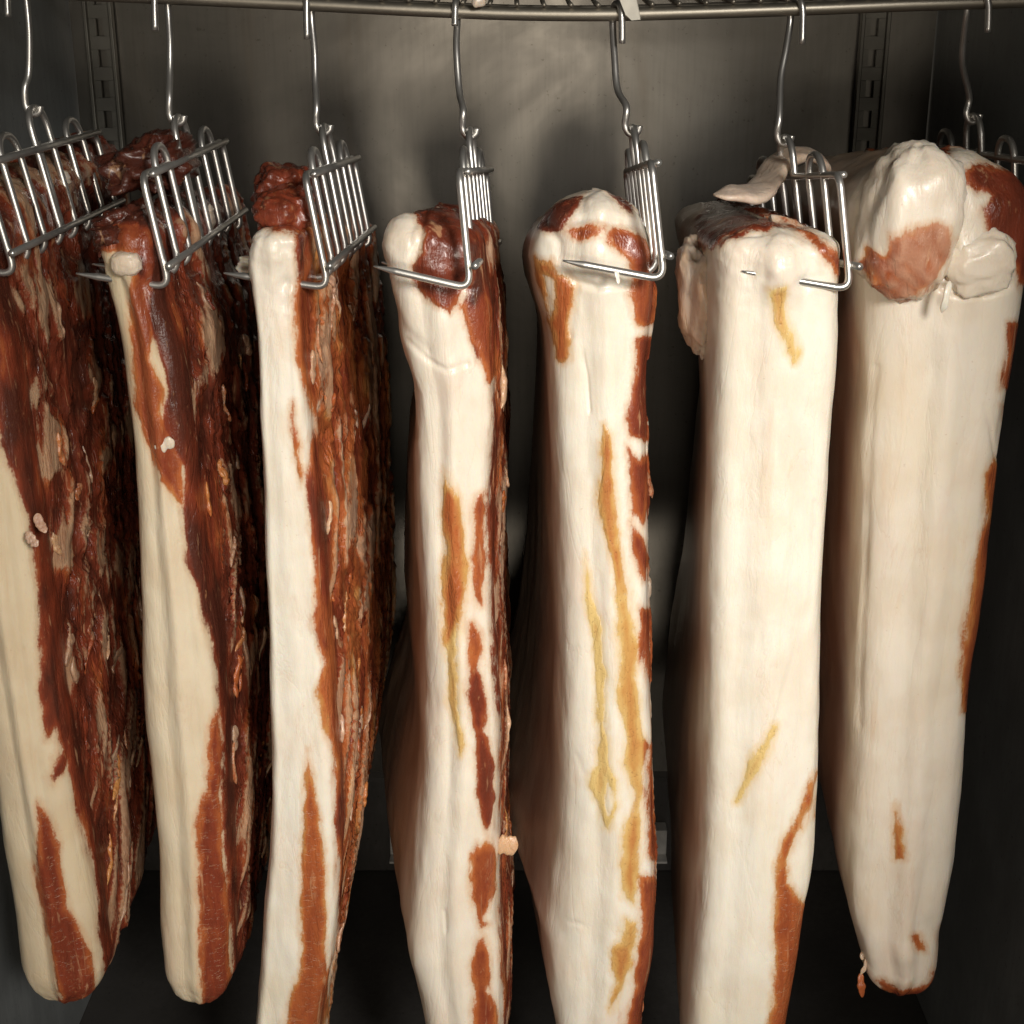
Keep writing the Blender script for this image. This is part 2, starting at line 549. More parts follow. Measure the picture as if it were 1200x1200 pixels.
def ribbon(parent, name, path, width_dir, w, t, lean, hue, tint, seed=0, rag=0.25, yellow_and_shade=0.0):
    """thick soft strip along a path"""
    C = smooth_path(path, 6)
    n = len(C)
    T = np.gradient(C, axis=0); T /= np.linalg.norm(T, axis=1)[:, None]
    wd = np.array(width_dir, float)
    V = []
    nk = 16
    for i in range(n):
        s = i / (n - 1)
        b = wd - T[i] * np.dot(wd, T[i]); b /= np.linalg.norm(b)
        nn = np.cross(T[i], b)
        taper = math.sqrt(max(0.03, min(1.0, 5 * s, 5 * (1 - s)))) * (1 + rag * float(noise(np.array(s * 5 + seed), np.array(seed * 2.3), np.array(0.7))))
        for k in range(nk):
            a = 2 * math.pi * k / nk
            ca, sa = math.cos(a), math.sin(a)
            V.append(C[i] + b * w * taper * math.copysign(abs(ca) ** 0.6, ca) + nn * t * taper * math.copysign(abs(sa) ** 0.7, sa))
    V = np.array(V)
    V += 0.0012 * np.stack([noise(V[:, 0]*90 + seed, V[:, 1]*90, V[:, 2]*90 + q) for q in (0, 7, 19)], -1)
    F_ = []
    for i in range(n - 1):
        for k in range(nk):
            k2 = (k + 1) % nk
            F_.append((i*nk + k, i*nk + k2, (i+1)*nk + k2, (i+1)*nk + k))
    F_ += [tuple(range(nk))[::-1], tuple((n-1)*nk + k for k in range(nk))]
    me = mesh_np(name, V, F_)
    set_attr(me, 'lean', np.full(len(V), float(lean))); set_attr(me, 'hue', np.full(len(V), float(hue))); set_attr(me, 'tint', np.full(len(V), float(tint))); set_attr(me, 'yellow_and_shade', np.full(len(V), float(yellow_and_shade)))
    return link_mesh(name, me, M_FAT, parent)

BELLY = {}
def belly(key, label, rows, Yf, depth, top, bottom, patches, fatline=None, rl=0.40, rr=0.30, bumps=(), lumpy=1.6,
          side_rough=2.6, creases=(), shreds=0, tissue=0.12, front_bulge=0.004, seed=0, hue_side=0.78, rind=0.8, yellow_and_shade=0.0, pink=0.0):
    R = np.array(rows, float)
    py0, py1 = R[0, 0], R[-1, 0]
    nmain = int((py1 - py0) / 2.5)
    py = np.linspace(py0, py1, nmain)
    xl, xr, dl, dr = [hermite(R[:, 0], R[:, k], py) for k in (1, 2, 3, 4)]
    z = np.array([at(600, p, Yf)[2] for p in py])
    dep = depth_of(Yf, z)
    XLf, XRf = (xl - 600) / F * dep, (xr - 600) / F * dep
    nd = 30
    th = (np.arange(1, nd + 1) / nd) * (math.pi / 2) * 0.985
    h_t, ry_t, slope_t = top
    h_b, ry_b, slope_b = bottom
    zt, zb = z[0] + h_t * np.sin(th[::-1]), z[-1] - h_b * np.sin(th)
    et, eb = np.cos(th[::-1]), np.cos(th)
    Z = np.concatenate([zt, z, zb])
    E = np.concatenate([et, np.ones(nmain), eb])
    def ext(a): return np.concatenate([np.full(nd, a[0]), a, np.full(nd, a[-1])])
    XLf, XRf, dl, dr = [ext(a) for a in (XLf, XRf, dl, dr)]
    PY = np.concatenate([np.full(nd, py0), py, np.full(nd, py1)])
    mid = (XLf + XRf) / 2; hw = (XRf - XLf) / 2
    XLf, XRf = mid - hw * E, mid + hw * E
    ry = np.concatenate([np.full(nd, ry_t), np.zeros(nmain), np.full(nd, ry_b)])
    YF = Yf + ry * (1 - E)
    YB = Yf + depth - ry * (1 - E)
    XLb, XRb = XLf + dl / 1000 * E, XRf + dr / 1000 * E
    nr = len(Z)
    # cross-section: left side, left corner, front, right corner, right side, back
    Wd = XRf - XLf
    a_l, a_r = rl * Wd, rr * Wd
    s_l, s_r = np.minimum(0.034, Wd * 0.55) * (0.25 + 0.75 * E), np.minimum(0.030, Wd * 0.5) * (0.25 + 0.75 * E)
    cols, tagc, ucol = [], [], []
    def lerp(a, b, t): return a + (b - a) * t
    D = YB - YF
    def put(xc, yc, t, u): cols.append(np.stack([xc, yc, Z], 1)); tagc.append(t); ucol.append(u)
    fl = s_l / D
    for k in range(NCL):
        u = k / NCL                               # 0 at back, 1 at corner start
        t = (1 - u) * (1 - fl) + fl * 1.0         # fraction of depth, from back
        put(lerp(XLf, XLb, t) - 0.002 * E * math.sin(math.pi * u), YF + D * t, 0, 1 - u)
    for k in range(NCF):
        t = k / NCF
        x0, y0 = lerp(XLf, XLb, fl), YF + D * fl
        x2, y2 = XLf + a_l, YF
        put((1-t)**2 * x0 + 2*t*(1-t) * XLf + t*t * x2, (1-t)**2 * y0 + 2*t*(1-t) * YF + t*t * y2, 1, 0)
    for k in range(NFR):
        t = k / NFR
        put(lerp(XLf + a_l, XRf - a_r, t), YF - front_bulge * E * math.sin(math.pi * t) ** 2, 2, 0)
    fr = s_r / D
    for k in range(NCR):
        t = k / NCR
        x0, y0 = XRf - a_r, YF
        x2, y2 = lerp(XRf, XRb, fr), YF + D * fr
        put((1-t)**2 * x0 + 2*t*(1-t) * XRf + t*t * x2, (1-t)**2 * y0 + 2*t*(1-t) * YF + t*t * y2, 3, 0)
    for k in range(NSR):
        u = k / NSR
        t = fr + (1 - fr) * u ** 1.25
        put(lerp(XRf, XRb, t) + 0.003 * E * math.sin(math.pi * u), YF + D * t, 4, u)
    for k in range(NBK):
        u = k / NBK
        put(lerp(XRb, XLb, u), YB + 0.012 * E * math.sin(math.pi * u), 5, u)
    P = np.stack(cols, 1)                          # rows x cols x 3
    nc = P.shape[1]
    TC = np.array(tagc)[None, :].repeat(nr, 0)
    UC = np.array(ucol)[None, :].repeat(nr, 0)
    # slope of the ends towards the back
    wt = np.concatenate([np.sin(th[::-1]), np.zeros(nmain), np.zeros(nd)])[:, None]
    wt = np.maximum(wt, sstep(0.10, 0.0, np.concatenate([np.full(nd, 0.0), z[0] - z, np.full(nd, 9)]))[:, None])
    wb = np.concatenate([np.zeros(nd), np.zeros(nmain), np.sin(th)])[:, None]
    wb = np.maximum(wb, sstep(0.16, 0.0, np.concatenate([np.full(nd, 9), z - z[-1], np.full(nd, 0.0)]))[:, None])
    P[..., 2] += (slope_t * wt + slope_b * wb) * (P[..., 1] - Yf)
    # relief
    N = grid_normals(P)
    ppx, ppy = project(P)
    X, Y, Zz = P[..., 0], P[..., 1], P[..., 2]
    o = seed * 13.7
    d = lumpy * 0.001 * fbm(X * 26 + o, Y * 26, Zz * 13 + o, 3)
    d += 0.00035 * fbm(X * 130 + o, Y * 130, Zz * 30, 2)
    endn = sstep(0.07, 0.0, np.abs(Zz - Z.max())) + sstep(0.05, 0, np.abs(Zz - Z.min())) * 0.6
    d += endn * 0.0022 * fbm(X * 45 + o, Y * 45, Zz * 45 + 3, 4)
    front = np.clip(-N[..., 1], 0, 1)
    for bx, by, br, ba in bumps:
        w = np.exp(-((ppx - bx)**2 + (ppy - by)**2) / (br * br)) * sstep(-0.2, 0.2, -N[..., 1] - N[..., 0]*0.2)
        d += ba * 0.001 * w
    for dep_, wid_, line in creases:
        A = np.array(line, float)
        m = (ppx > A[:, 0].min() - 12) & (ppx < A[:, 0].max() + 12) & (ppy > A[:, 1].min() - 12) & (ppy < A[:, 1].max() + 12) & (N[..., 1] < 0)
        best = np.full(int(m.sum()), 1e9)
        for (ax, ay), (bx, by) in zip(A[:-1], A[1:]):
            ex, ey = bx - ax, by - ay
            t = np.clip(((ppx[m] - ax) * ex + (ppy[m] - ay) * ey) / (ex*ex + ey*ey), 0, 1)
            best = np.minimum(best, np.hypot(ppx[m] - ax - t*ex, ppy[m] - ay - t*ey))
        d[m] -= dep_ * 0.001 * np.exp(-(best / wid_) ** 2)
    # torn lean side
    side = np.where(TC == 4, sstep(0.0, 0.10, UC), 0.0) * 1.0
    side = np.where(TC == 5, 1.0 - UC, side)
    low = sstep(Z.max() - 0.18, Z.max() - 0.36, Zz)
    ang = 0.10 + 0.40 * low
    ac = Y * np.cos(ang) - (Zz - Z.max()) * np.sin(ang)
    al = Y * np.sin(ang) + (Zz - Z.max()) * np.cos(ang)
    wob = 0.012 * fbm(X * 20, Y * 26 + o, Zz * 16, 2)
    spu = fbm((ac + 1.3 * wob) * 44 + o, (al + wob) * 21 + o, X * 20 + 3.1, 4)
    spl = fbm((ac + wob) * 60 + o, (al + 0.5 * wob) * 10 + o, X * 20 + 3.1, 4)
    sp = spu * (1 - low) + spl * low
    sp2 = fbm((ac + 0.35 * wob) * 190 + o, al * 11, X * 30 + 9.7, 2)
    sp3 = fbm(Y * 24 + o + 50 * wob, Zz * 17, X * 20 + 31.7, 3)
    ridge = np.clip(1 - np.abs(sp + 0.35 * sp2) * 3.0, 0, 1)
    tear = (0.75 - 0.35 * low) * sp3 + 0.62 * sp + (0.22 + 0.2 * low) * sp2
    flap = sstep(tissue - 0.02, tissue + 0.16, tear)
    d += side * side_rough * 0.001 * (0.9 * sp + 0.24 * sp2 + 0.5 * ridge ** 2 + 0.55 * flap)
    P = P + N * d[..., None]
    N = grid_normals(P)
    ppx, ppy = project(P)
    # ---- what is fat and what is lean (signed distance in mm on the surface)
    view = -(P - np.array([0, 0, CAMZ]))
    view /= np.linalg.norm(view, axis=2)[..., None]
    face = (view * N).sum(2)
    lean = np.full(ppx.shape, -12.0)
    cell = np.zeros(ppx.shape)
    hue = np.full(ppx.shape, hue_side)
    jit = 2.2 * fbm(X * 170 + o, Y * 170, Zz * 90, 3) + 4.2 * fbm(X * 75 + o, Y * 75, Zz * 26, 3)
    vis = (face > -0.05) & (TC != 5)
    for pt in patches:
        h, poly = pt[0], pt[1]
        cl = h > 5
        h = h - 10 if cl else h
        A = np.array(poly)
        m = vis & (ppx > A[:, 0].min() - 16) & (ppx < A[:, 0].max() + 16) & (ppy > A[:, 1].min() - 16) & (ppy < A[:, 1].max() + 16)
        s = np.full(ppx.shape, -99.0)
        s[m] = poly_sdf(ppx[m], ppy[m], poly)
        if len(pt) > 2 and pt[2]:                 # hole
            q = np.full(ppx.shape, -99.0)
            q[m] = poly_sdf(ppx[m], ppy[m], pt[2])
            s = np.minimum(s, -q)
        s = np.where(m, (s + jit) / 2.1, -99.0)
        if h < 0:                                 # fat over lean
            lean = np.minimum(lean, np.where(s > -4, -s, 99))
            continue
        w = s > lean
        hue = np.where(w & (s > -4), h, hue)
        if cl: cell = np.where(s > -2, 1.0, cell)
        hh = np.clip(0.5 + 0.5 * (s - lean) / 3.2, 0, 1)
        lean = np.where(s < -20, lean, lean * (1 - hh) + s * hh + 3.2 * hh * (1 - hh))
    if fatline is not None:
        fx = np.interp(ppy, [q[0] for q in fatline], [q[1] for q in fatline])
        bound = np.where((TC >= 3) & (TC <= 4) | ((TC == 2) & (ppx > fx - 12)), (ppx - fx + jit) / 2.1, -12.0)
        bound = np.where((TC == 4) & (UC > 0.25), np.maximum(bound, 6.0), bound)
        bound = np.where(TC == 5, 8 - 20 * UC, bound)
        bound = np.where(TC < 2, -12.0, bound)
    else:
        bound = np.where(TC == 4, (UC - 0.10) * 60 + jit / 2, np.where(TC == 5, 8 - 20 * UC, -12.0))
    deep = 2.2 - 6.5 * np.clip(tear - tissue + 0.10, 0, 0.6) - 0.9 * sp2
    deep = np.where(TC >= 4, deep, 3.4)
    sl = np.minimum(np.clip(bound, -12, 6), deep)
    hs = np.clip(hue_side + 0.20 * fbm(X * 30, Y * 40 + o, Zz * 18, 2) - 0.20 * sp - 0.10 * sp2, 0.52, 1.0)
    w = (sl > lean)
    hue = np.where(w & (sl > -4), hs, hue)
    lean = np.maximum(lean, sl)
    # smooth the hue a little
    for _ in range(3):
        hue = (hue + np.roll(hue, 1, 0) + np.roll(hue, -1, 0) + np.roll(hue, 1, 1) + np.roll(hue, -1, 1)) / 5
    tint = np.where(TC >= 4, np.clip(sstep(-3, 3, bound) * (0.85 + 0.4 * sp2), 0, 1), 0.0)
    rnd = np.where(TC == 0, rind * sstep(-0.02, 0.14, UC), np.where(TC == 5, 0.6, 0.0))
    tint = np.where((TC == 3), sstep(2.0, 6.0, bound) * 0.3, tint)
    root = tag(empty("pork_belly", (float(P[nr//2, :, 0].mean()), float(Yf + depth / 2), float(P[..., 2].max()))), label, "pork belly",
               "pork bellies hanging in a row")
    idx = np.arange(nr * nc).reshape(nr, nc)
    q = np.stack([idx[:-1], idx[1:], np.roll(idx, -1, 1)[1:], np.roll(idx, -1, 1)[:-1]], -1).reshape(-1, 4)
    V = P.reshape(-1, 3)
    # close the ends: zip left half to right half
    def cap(ring, flip):
        ring = list(ring)
        a, b_ = 0, len(ring) - 1
        out = []
        while b_ - a > 2:
            f = (ring[a], ring[a + 1], ring[b_ - 1], ring[b_])
            out.append(f[::-1] if flip else f)
            a += 1; b_ -= 1
        return out
    shift = NBK // 2
    topring, botring = np.roll(idx[0], shift), np.roll(idx[-1], shift)
    q = np.concatenate([q, np.array(cap(topring, False)), np.array(cap(botring, True))])
    me = mesh_np("fat_slab", V, q)
    for nme, arr in (('lean', lean), ('hue', hue), ('tint', tint), ('cell', cell), ('yellow_and_shade', np.full(lean.shape, yellow_and_shade)), ('rind', rnd), ('pink', np.full(lean.shape, pink))): set_attr(me, nme, arr)
    link_mesh("fat_slab", me, M_FAT, root)
    # ---- lean muscle standing slightly proud of the fat: one part per streak
    inside = lean > -0.5
    fm = inside[:-1] & inside[1:] & np.roll(inside, -1, 1)[:-1] & np.roll(inside, -1, 1)[1:]
    lab = np.where(fm, np.arange(fm.size).reshape(fm.shape) + 1, 0)
    for _ in range(900):
        n = lab.copy()
        for ax, sft in ((0, 1), (0, -1), (1, 1), (1, -1)):
            r_ = np.roll(lab, sft, ax)
            if ax == 0:
                if sft == 1: r_[0] = 0
                else: r_[-1] = 0
            n = np.maximum(n, r_)
        n = np.where(fm, n, 0)
        if (n == lab).all(): break
        lab = n
    P2 = P + N * np.clip(lean * 0.00035, -0.00012, 0.0005)[..., None]
    V2 = P2.reshape(-1, 3)
    Q2 = np.stack([idx[:-1], idx[1:], np.roll(idx, -1, 1)[1:], np.roll(idx, -1, 1)[:-1]], -1)
    ids, cnt = np.unique(lab[lab > 0], return_counts=True)
    for i_, c_ in zip(ids, cnt):
        if c_ < 150: continue
        sel = lab == i_
        fq = Q2[sel]
        uv, inv = np.unique(fq.ravel(), return_inverse=True)
        mean_t = TC[:-1][sel].mean()
        nm = "lean_face" if (mean_t > 3.5 and c_ > 1500) else "lean_streak"
        me = mesh_np(nm, V2[uv], inv.reshape(-1, 4))
        for nme, arr in (('lean', lean), ('hue', hue), ('tint', tint), ('cell', cell), ('yellow_and_shade', np.full(lean.shape, yellow_and_shade)), ('rind', rnd), ('pink', np.full(lean.shape, pink))): set_attr(me, nme, arr.ravel()[uv])
        link_mesh(nm, me, M_LEAN, root)
    BELLY[key] = dict(root=root, P=P, N=N, TC=TC, UC=UC, Yf=Yf, nd=nd, ppx=ppx, ppy=ppy)
    # ---- torn shreds hanging off the lean side
    rr_ = random.Random(seed * 31 + 5)
    j0 = NCL + NCF + NFR + NCR
    for k in range(shreds):
        ln = rr_.randint(8, 22)
        i = rr_.randint(nd + 15, nr - nd - ln - 4)
        j = j0 + 4 + int(NSR * rr_.random() ** 1.2 * 0.70)
        lowk = max(0.0, i / nr - 0.3)
        drift = -lowk * rr_.uniform(10, 26) + rr_.uniform(-3, 3)
        path, nrm = [], []
        for q_ in range(ln):
            t = q_ / (ln - 1)
            jj = int(np.clip(round(j + drift * t + 1.2 * math.sin(4 * t + k)), j0 + 1, j0 + NSR - 2))
            ii = i + int(q_ * 1.0)
            path.append(P[ii-1:ii+2, jj-1:jj+2].reshape(-1, 3).mean(0) + N[ii, jj] * (0.0008 + (0.0022 * max(0, t - 0.75) if rr_.random() < 2 else 0)))
            nrm.append(N[ii, jj])
        path = np.array(path)
        for _ in range(2): path[1:-1] = (path[:-2] + 2 * path[1:-1] + path[2:]) / 4
        nm_ = np.mean(nrm, 0)
        o_ = ribbon(root, "torn_shred", path[::2] if ln > 10 else path, np.cross(nm_, path[-1] - path[0]), rr_.uniform(0.0012, 0.0034), rr_.uniform(0.0009, 0.0016),
                    rr_.choice([-3, -1.0, 0.3, 1.5]), rr_.uniform(0.5, 0.85), rr_.uniform(0.75, 1.0), k, 0.5, yellow_and_shade)
    return root

# rows: photo row, left and right edge of the front (pixels), shift of the far left / far right edge (mm)
belly('a', "dark pork belly cut by the left picture edge, ragged brown side, red streak near foot",
      [(285, -120, -16, 0, -3), (340, -112, -6, 0, -3), (400, -100, 8, 0, -2), (520, -78, 24, 0, 0), (620, -62, 40, 0, 0), (720, -50, 52, 0, 0), (800, -38, 62, 0, 0),
       (900, -22, 78, 0, 0), (1000, -8, 97, 0, -3), (1080, 4, 112, 0, -8), (1145, 12, 120, 0, -14)],
      0.80, 0.30, (0.022, 0.03, 0.05), (0.028, 0.010, 0.12),
      [(10.72, [(42,937),(57,957),(68,990),(72,1027),(78,1063),(97,1090),(108,1127),(112,1165),(87,1182),(70,1180),(62,1133),(52,1087),(43,1033),(40,987)]),
       (0.85, [(47,795),(64,800),(69,825),(68,850),(55,868),(50,840)]),
       (0.85, [(63,890),(75,863),(85,887),(77,907),(63,920),(57,910)]),
       (0.80, [(-60,250),(-10,262),(10,420),(14,540),(2,512),(-12,470),(-30,400)])],
      fatline=[(200, -40), (400, -4), (520, 0), (580, 22), (610, 36), (719, 45), (800, 50), (868, 66), (917, 83), (967, 95), (1033, 113), (1150, 121), (1250, 125)],
      rl=0.4, rr=0.30, shreds=28, tissue=0.10, lumpy=1.0, seed=1, hue_side=0.94, side_rough=4.2, yellow_and_shade=0.55)
belly('b', "pork belly second from left, dark meaty folded top, yellowish fat front",
      [(300, 112, 180, 0, -4), (350, 124, 188, 0, -3), (400, 136, 204, 0, -2), (475, 145, 216, 0, 0), (531, 151, 222, 0, 0), (625, 155, 232, 0, 0),
       (737, 157, 250, 0, 0), (831, 161, 258, 0, 0), (933, 172, 264, 0, 0), (1017, 178, 268, 0, 0), (1117, 182, 271, 0, -6), (1150, 186, 272, 0, -10)],
      0.80, 0.30, (0.022, 0.03, -0.06), (0.024, 0.010, 0.10),
      [(10.70, [(230,943),(243,923),(245,900),(242,880),(247,850),(255,830),(260,883),(256,927),(259,960),(263,1017),(270,1100),(274,1180),(236,1180),(235,1100),(231,1033),(229,967)]),
       (0.62, [(112,292),(130,262),(180,262),(187,300),(178,420),(195,456),(187,486),(214,545),(216,596),(187,566),(172,522),(157,476),(153,400),(150,340),(155,312),(143,300)]),
       (0.98, [(108,290),(112,240),(140,190),(180,158),(240,170),(240,235),(190,262),(128,266)]),
       (-1, [(118,298),(145,296),(161,303),(160,318),(150,324),(118,322)])],
      fatline=[(200, 160), (330, 160), (400, 180), (456, 196), (500, 190), (545, 214), (599, 214), (655, 220), (700, 232), (752, 245), (827, 256), (900, 260), (960, 260), (1017, 264), (1180, 274)],
      rl=0.34, rr=0.26, bumps=[(178, 332, 9, -2.0), (150, 310, 16, 3.0), (135, 240, 30, 2.5), (190, 210, 40, 4)], shreds=28, tissue=0.14, lumpy=0.9, seed=2, hue_side=0.94, side_rough=4.2, yellow_and_shade=0.45)
belly('c', "pork belly with bright white squared fat front and shredded red side, third from left",
      [(285, 296, 352, 0, 8), (310, 291, 352, 0, 10), (340, 294, 350, 0, 12), (400, 300, 352, 0, 14), (512, 304, 362, 0, 15), (625, 307, 374, 0, 14), (737, 310, 382, 0, 12),
       (831, 313, 388, 0, 12), (900, 314, 394, 0, 10), (1000, 312, 398, 0, 4), (1067, 305, 396, 0, -4), (1133, 301, 390, 0, -12), (1200, 296, 378, 0, -18), (1260, 292, 372, 0, -20)],
      0.79, 0.32, (0.009, 0.02, -0.12), (0.03, 0.02, 0.10),
      [(10.56, [(360,877),(356,933),(354,1033),(351,1133),(336,1183),(330,1240),(372,1240),(388,1180),(383,1150),(382,1083),(380,1017),(376,960),(367,910)]),
       (0.64, [(346,262),(366,268),(372,420),(376,470),(369,500),(356,445),(346,420),(343,345),(352,312)]),
       (0.62, [(343,470),(350,520),(355,562),(352,572),(345,540),(341,500)]),
       (0.80, [(300,264),(304,200),(360,190),(366,262),(346,274)])],
      fatline=[(200, 345), (400, 350), (447, 366), (470, 374), (500, 368), (569, 358), (625, 366), (700, 369), (737, 367), (779, 381), (809, 371), (857, 382), (890, 390), (950, 392), (1000, 397), (1083, 396), (1150, 388), (1200, 384), (1300, 380)],
      rl=0.16, rr=0.24, front_bulge=0.001, bumps=[(322, 300, 22, 2), (336, 333, 8, -2.4)], shreds=34, tissue=0.04, seed=3, hue_side=0.70, side_rough=4.0, lumpy=1.0)
belly('d', "thin middle pork belly with an open prong across it and one orange streak",
      [(290, 441, 566, 6, 4), (326, 449, 572, 4, 0), (364, 458, 577, 2, 0), (405, 466, 579, 0, 0), (452, 480, 580, 0, 0), (512, 484, 578, -4, 4), (561, 485, 574, -12, 7), (625, 488, 576, -22, 8),
       (737, 497, 580, -31, 2), (846, 498, 586, -33, 0), (917, 497, 588, -30, 0), (1000, 488, 586, -40, 0), (1083, 480, 588, -46, 0), (1123, 478, 592, -42, 0), (1180, 490, 594, -24, 0), (1250, 505, 592, -20, 0)],
      0.80, 0.29, (0.020, 0.03, -0.13), (0.03, 0.03, 0.1),
      [(0.80, [(484,247),(496,277),(494,296),(482,311),(488,337),(509,360),(527,366),(539,345),(552,335),(566,330),(566,232),(500,232)]),
       (0.98, [(520,245),(560,238),(572,330),(560,420),(545,370),(548,320),(530,290)]),
       (0.66, [(541,358),(546,386),(561,416),(574,448),(586,440),(584,356),(565,337)]),
       (0.44, [(520,546),(516,569),(518,610),(522,640),(518,677),(520,719),(520,756),(530,756),(537,737),(548,692),(550,662),(544,625),(537,587)]),
       (0.22, [(520,740),(526,797),(526,820),(533,850),(535,873),(540,885),(545,872),(538,843),(537,800),(535,782),(537,735)]),
       (0.66, [(556,610),(559,580),(569,572),(566,625),(567,662),(565,711),(556,700),(553,640)]),
       (0.66, [(552,728),(563,742),(566,760),(560,778),(553,786),(549,766)]),
       (0.80, [(556,780),(563,792),(570,825),(568,850),(560,864),(552,845),(548,815),(550,797)]),
       (0.80, [(562,852),(571,866),(580,900),(583,935),(577,966),(570,978),(563,955),(558,925),(557,885)]),
       (0.62, [(570,980),(583,1000),(582,1043),(567,1077),(572,1083),(563,1090),(553,1050),(552,1000),(560,987)]),
       (0.64, [(567,1097),(573,1120),(573,1160),(583,1183),(590,1240),(556,1240),(555,1160),(550,1133),(557,1103)]),
       (0.70, [(434,290),(440,262),(460,244),(476,240),(452,262),(443,285)])],
      fatline=[(200, 545), (330, 560), (420, 579), (480, 579), (540, 574), (600, 570), (680, 576), (760, 578), (850, 584), (950, 586), (1040, 585), (1120, 588), (1300, 592)],
      rl=0.30, rr=0.28, bumps=[(470, 290, 28, 2.5), (520, 440, 30, 2.5), (510, 380, 26, 3.0), (545, 300, 24, 2.0)], creases=[(1.0, 6.0, [(456,352),(475,385),(500,410)]), (1.1, 4.5, [(460,320),(500,328),(552,338)]), (1.5, 4, [(497,250),(492,285),(484,315),(490,335)]), (1.1, 3.0, [(478,398),(500,420),(525,433),(548,426)]), (0.6, 4, [(474,425),(490,462),(487,512)]), (0.8, 2.2, [(521,1068),(522,1092)])], shreds=14, tissue=0.08, seed=4, hue_side=0.86, lumpy=1.5, pink=0.25)
belly('e', "pork belly right of centre with yellow and amber streaks down its fat front",
      [(300, 622, 768, -2, 0), (342, 630, 771, -3, 0), (380, 640, 767, -4, 0), (440, 646, 760, -4, 0), (512, 648, 760, -4, 0), (625, 653, 763, -10, 0), (756, 659, 764, -17, 0),
       (850, 660, 766, -22, 0), (967, 661, 767, -36, 0), (1040, 658, 771, -52, 0), (1093, 652, 770, -58, 0), (1115, 648, 769, -56, 0), (1135, 646, 767, -34, 0), (1200, 650, 756, -26, 0), (1260, 660, 752, -6, 0)],
      0.80, 0.29, (0.036, 0.03, -0.17), (0.03, 0.03, 0.1),
      [(0.98, [(628,266),(642,274),(660,273),(667,257),(684,236),(690,222),(662,236),(640,246)]),
       (0.98, [(707,222),(725,226),(745,240),(742,252),(725,240)]),
       (0.66, [(664,272),(672,265),(695,264),(707,267),(702,277),(692,282),(670,280)]),
       (0.66, [(720,266),(735,267),(755,280),(768,300),(774,322),(774,345),(768,380),(747,382),(740,365),(735,345),(738,325),(735,305),(725,295),(710,285),(712,275)]),
       (0.76, [(743,397),(743,437),(734,490),(739,512),(764,518),(766,440),(766,392)]),
       (0.72, [(736,524),(749,539),(764,527),(766,587),(754,617),(741,599),(736,569)]),
       (0.72, [(739,610),(754,632),(764,655),(756,681),(745,659),(739,632)]),
       (0.48, [(627,302),(647,305),(655,320),(665,322),(674,335),(672,362),(667,387),(666,420),(660,425),(651,420),(647,392),(640,375),(637,350),(630,330)],
              [(637,322),(648,330),(650,360),(645,372),(641,345)]),
       (0.34, [(707,497),(717,509),(719,550),(722,587),(724,632),(732,681),(737,696),(722,700),(717,662),(707,625),(702,587),(706,550)]),
       (0.24, [(722,690),(737,696),(745,737),(743,779),(749,820),(752,867),(753,933),(745,953),(742,927),(730,893),(733,867),(724,812),(726,779),(722,737)]),
       (0.28, [(737,960),(750,950),(753,983),(748,1007),(743,1060),(733,1053),(728,1013),(730,980)]),
       (0.28, [(733,1077),(747,1080),(748,1100),(740,1127),(730,1160),(713,1187),(712,1180),(722,1150),(715,1113),(728,1103)]),
       (0.66, [(750,1027),(774,1030),(774,1107),(770,1143),(760,1240),(722,1240),(740,1167),(747,1117),(750,1077)]),
       (0.70, [(755,870),(766,870),(770,1013),(759,1000),(756,930)]),
       (0.70, [(750,715),(765,712),(767,756),(767,815),(757,790),(751,750)]),
       (0.05, [(698,790),(706,790),(713,867),(712,897),(723,917),(723,947),(713,973),(708,970),(703,940),(690,923),(693,907),(702,897),(699,840)],
              [(712,908),(718,927),(715,953),(708,933)]),
       (0.05, [(687,645),(691,690),(703,737),(706,790),(699,796),(696,740),(689,722),(686,700)])],
      fatline=[(200, 752), (300, 770), (400, 767), (600, 764), (800, 766), (1000, 768), (1100, 770), (1250, 764)],
      rl=0.34, rr=0.22, bumps=[(695, 305, 34, 3.5), (703, 246, 24, 3.5), (650, 290, 18, -2.0), (755, 300, 16, 2)], creases=[(2.2, 4.5, [(640,262),(655,285),(656,315),(672,328),(700,336),(735,333)]), (1.6, 4, [(668,262),(690,258),(716,262),(742,262)]), (1.2, 3.5, [(676,335),(672,365),(668,395)]), (1.0, 1.8, [(680,372),(681,400),(688,440),(691,482)]), (0.7, 2.5, [(665,1080),(680,1083),(684,1086)]), (0.6, 2, [(676,885),(683,908)])], shreds=10, tissue=0.08, seed=5, hue_side=0.80, lumpy=1.2)
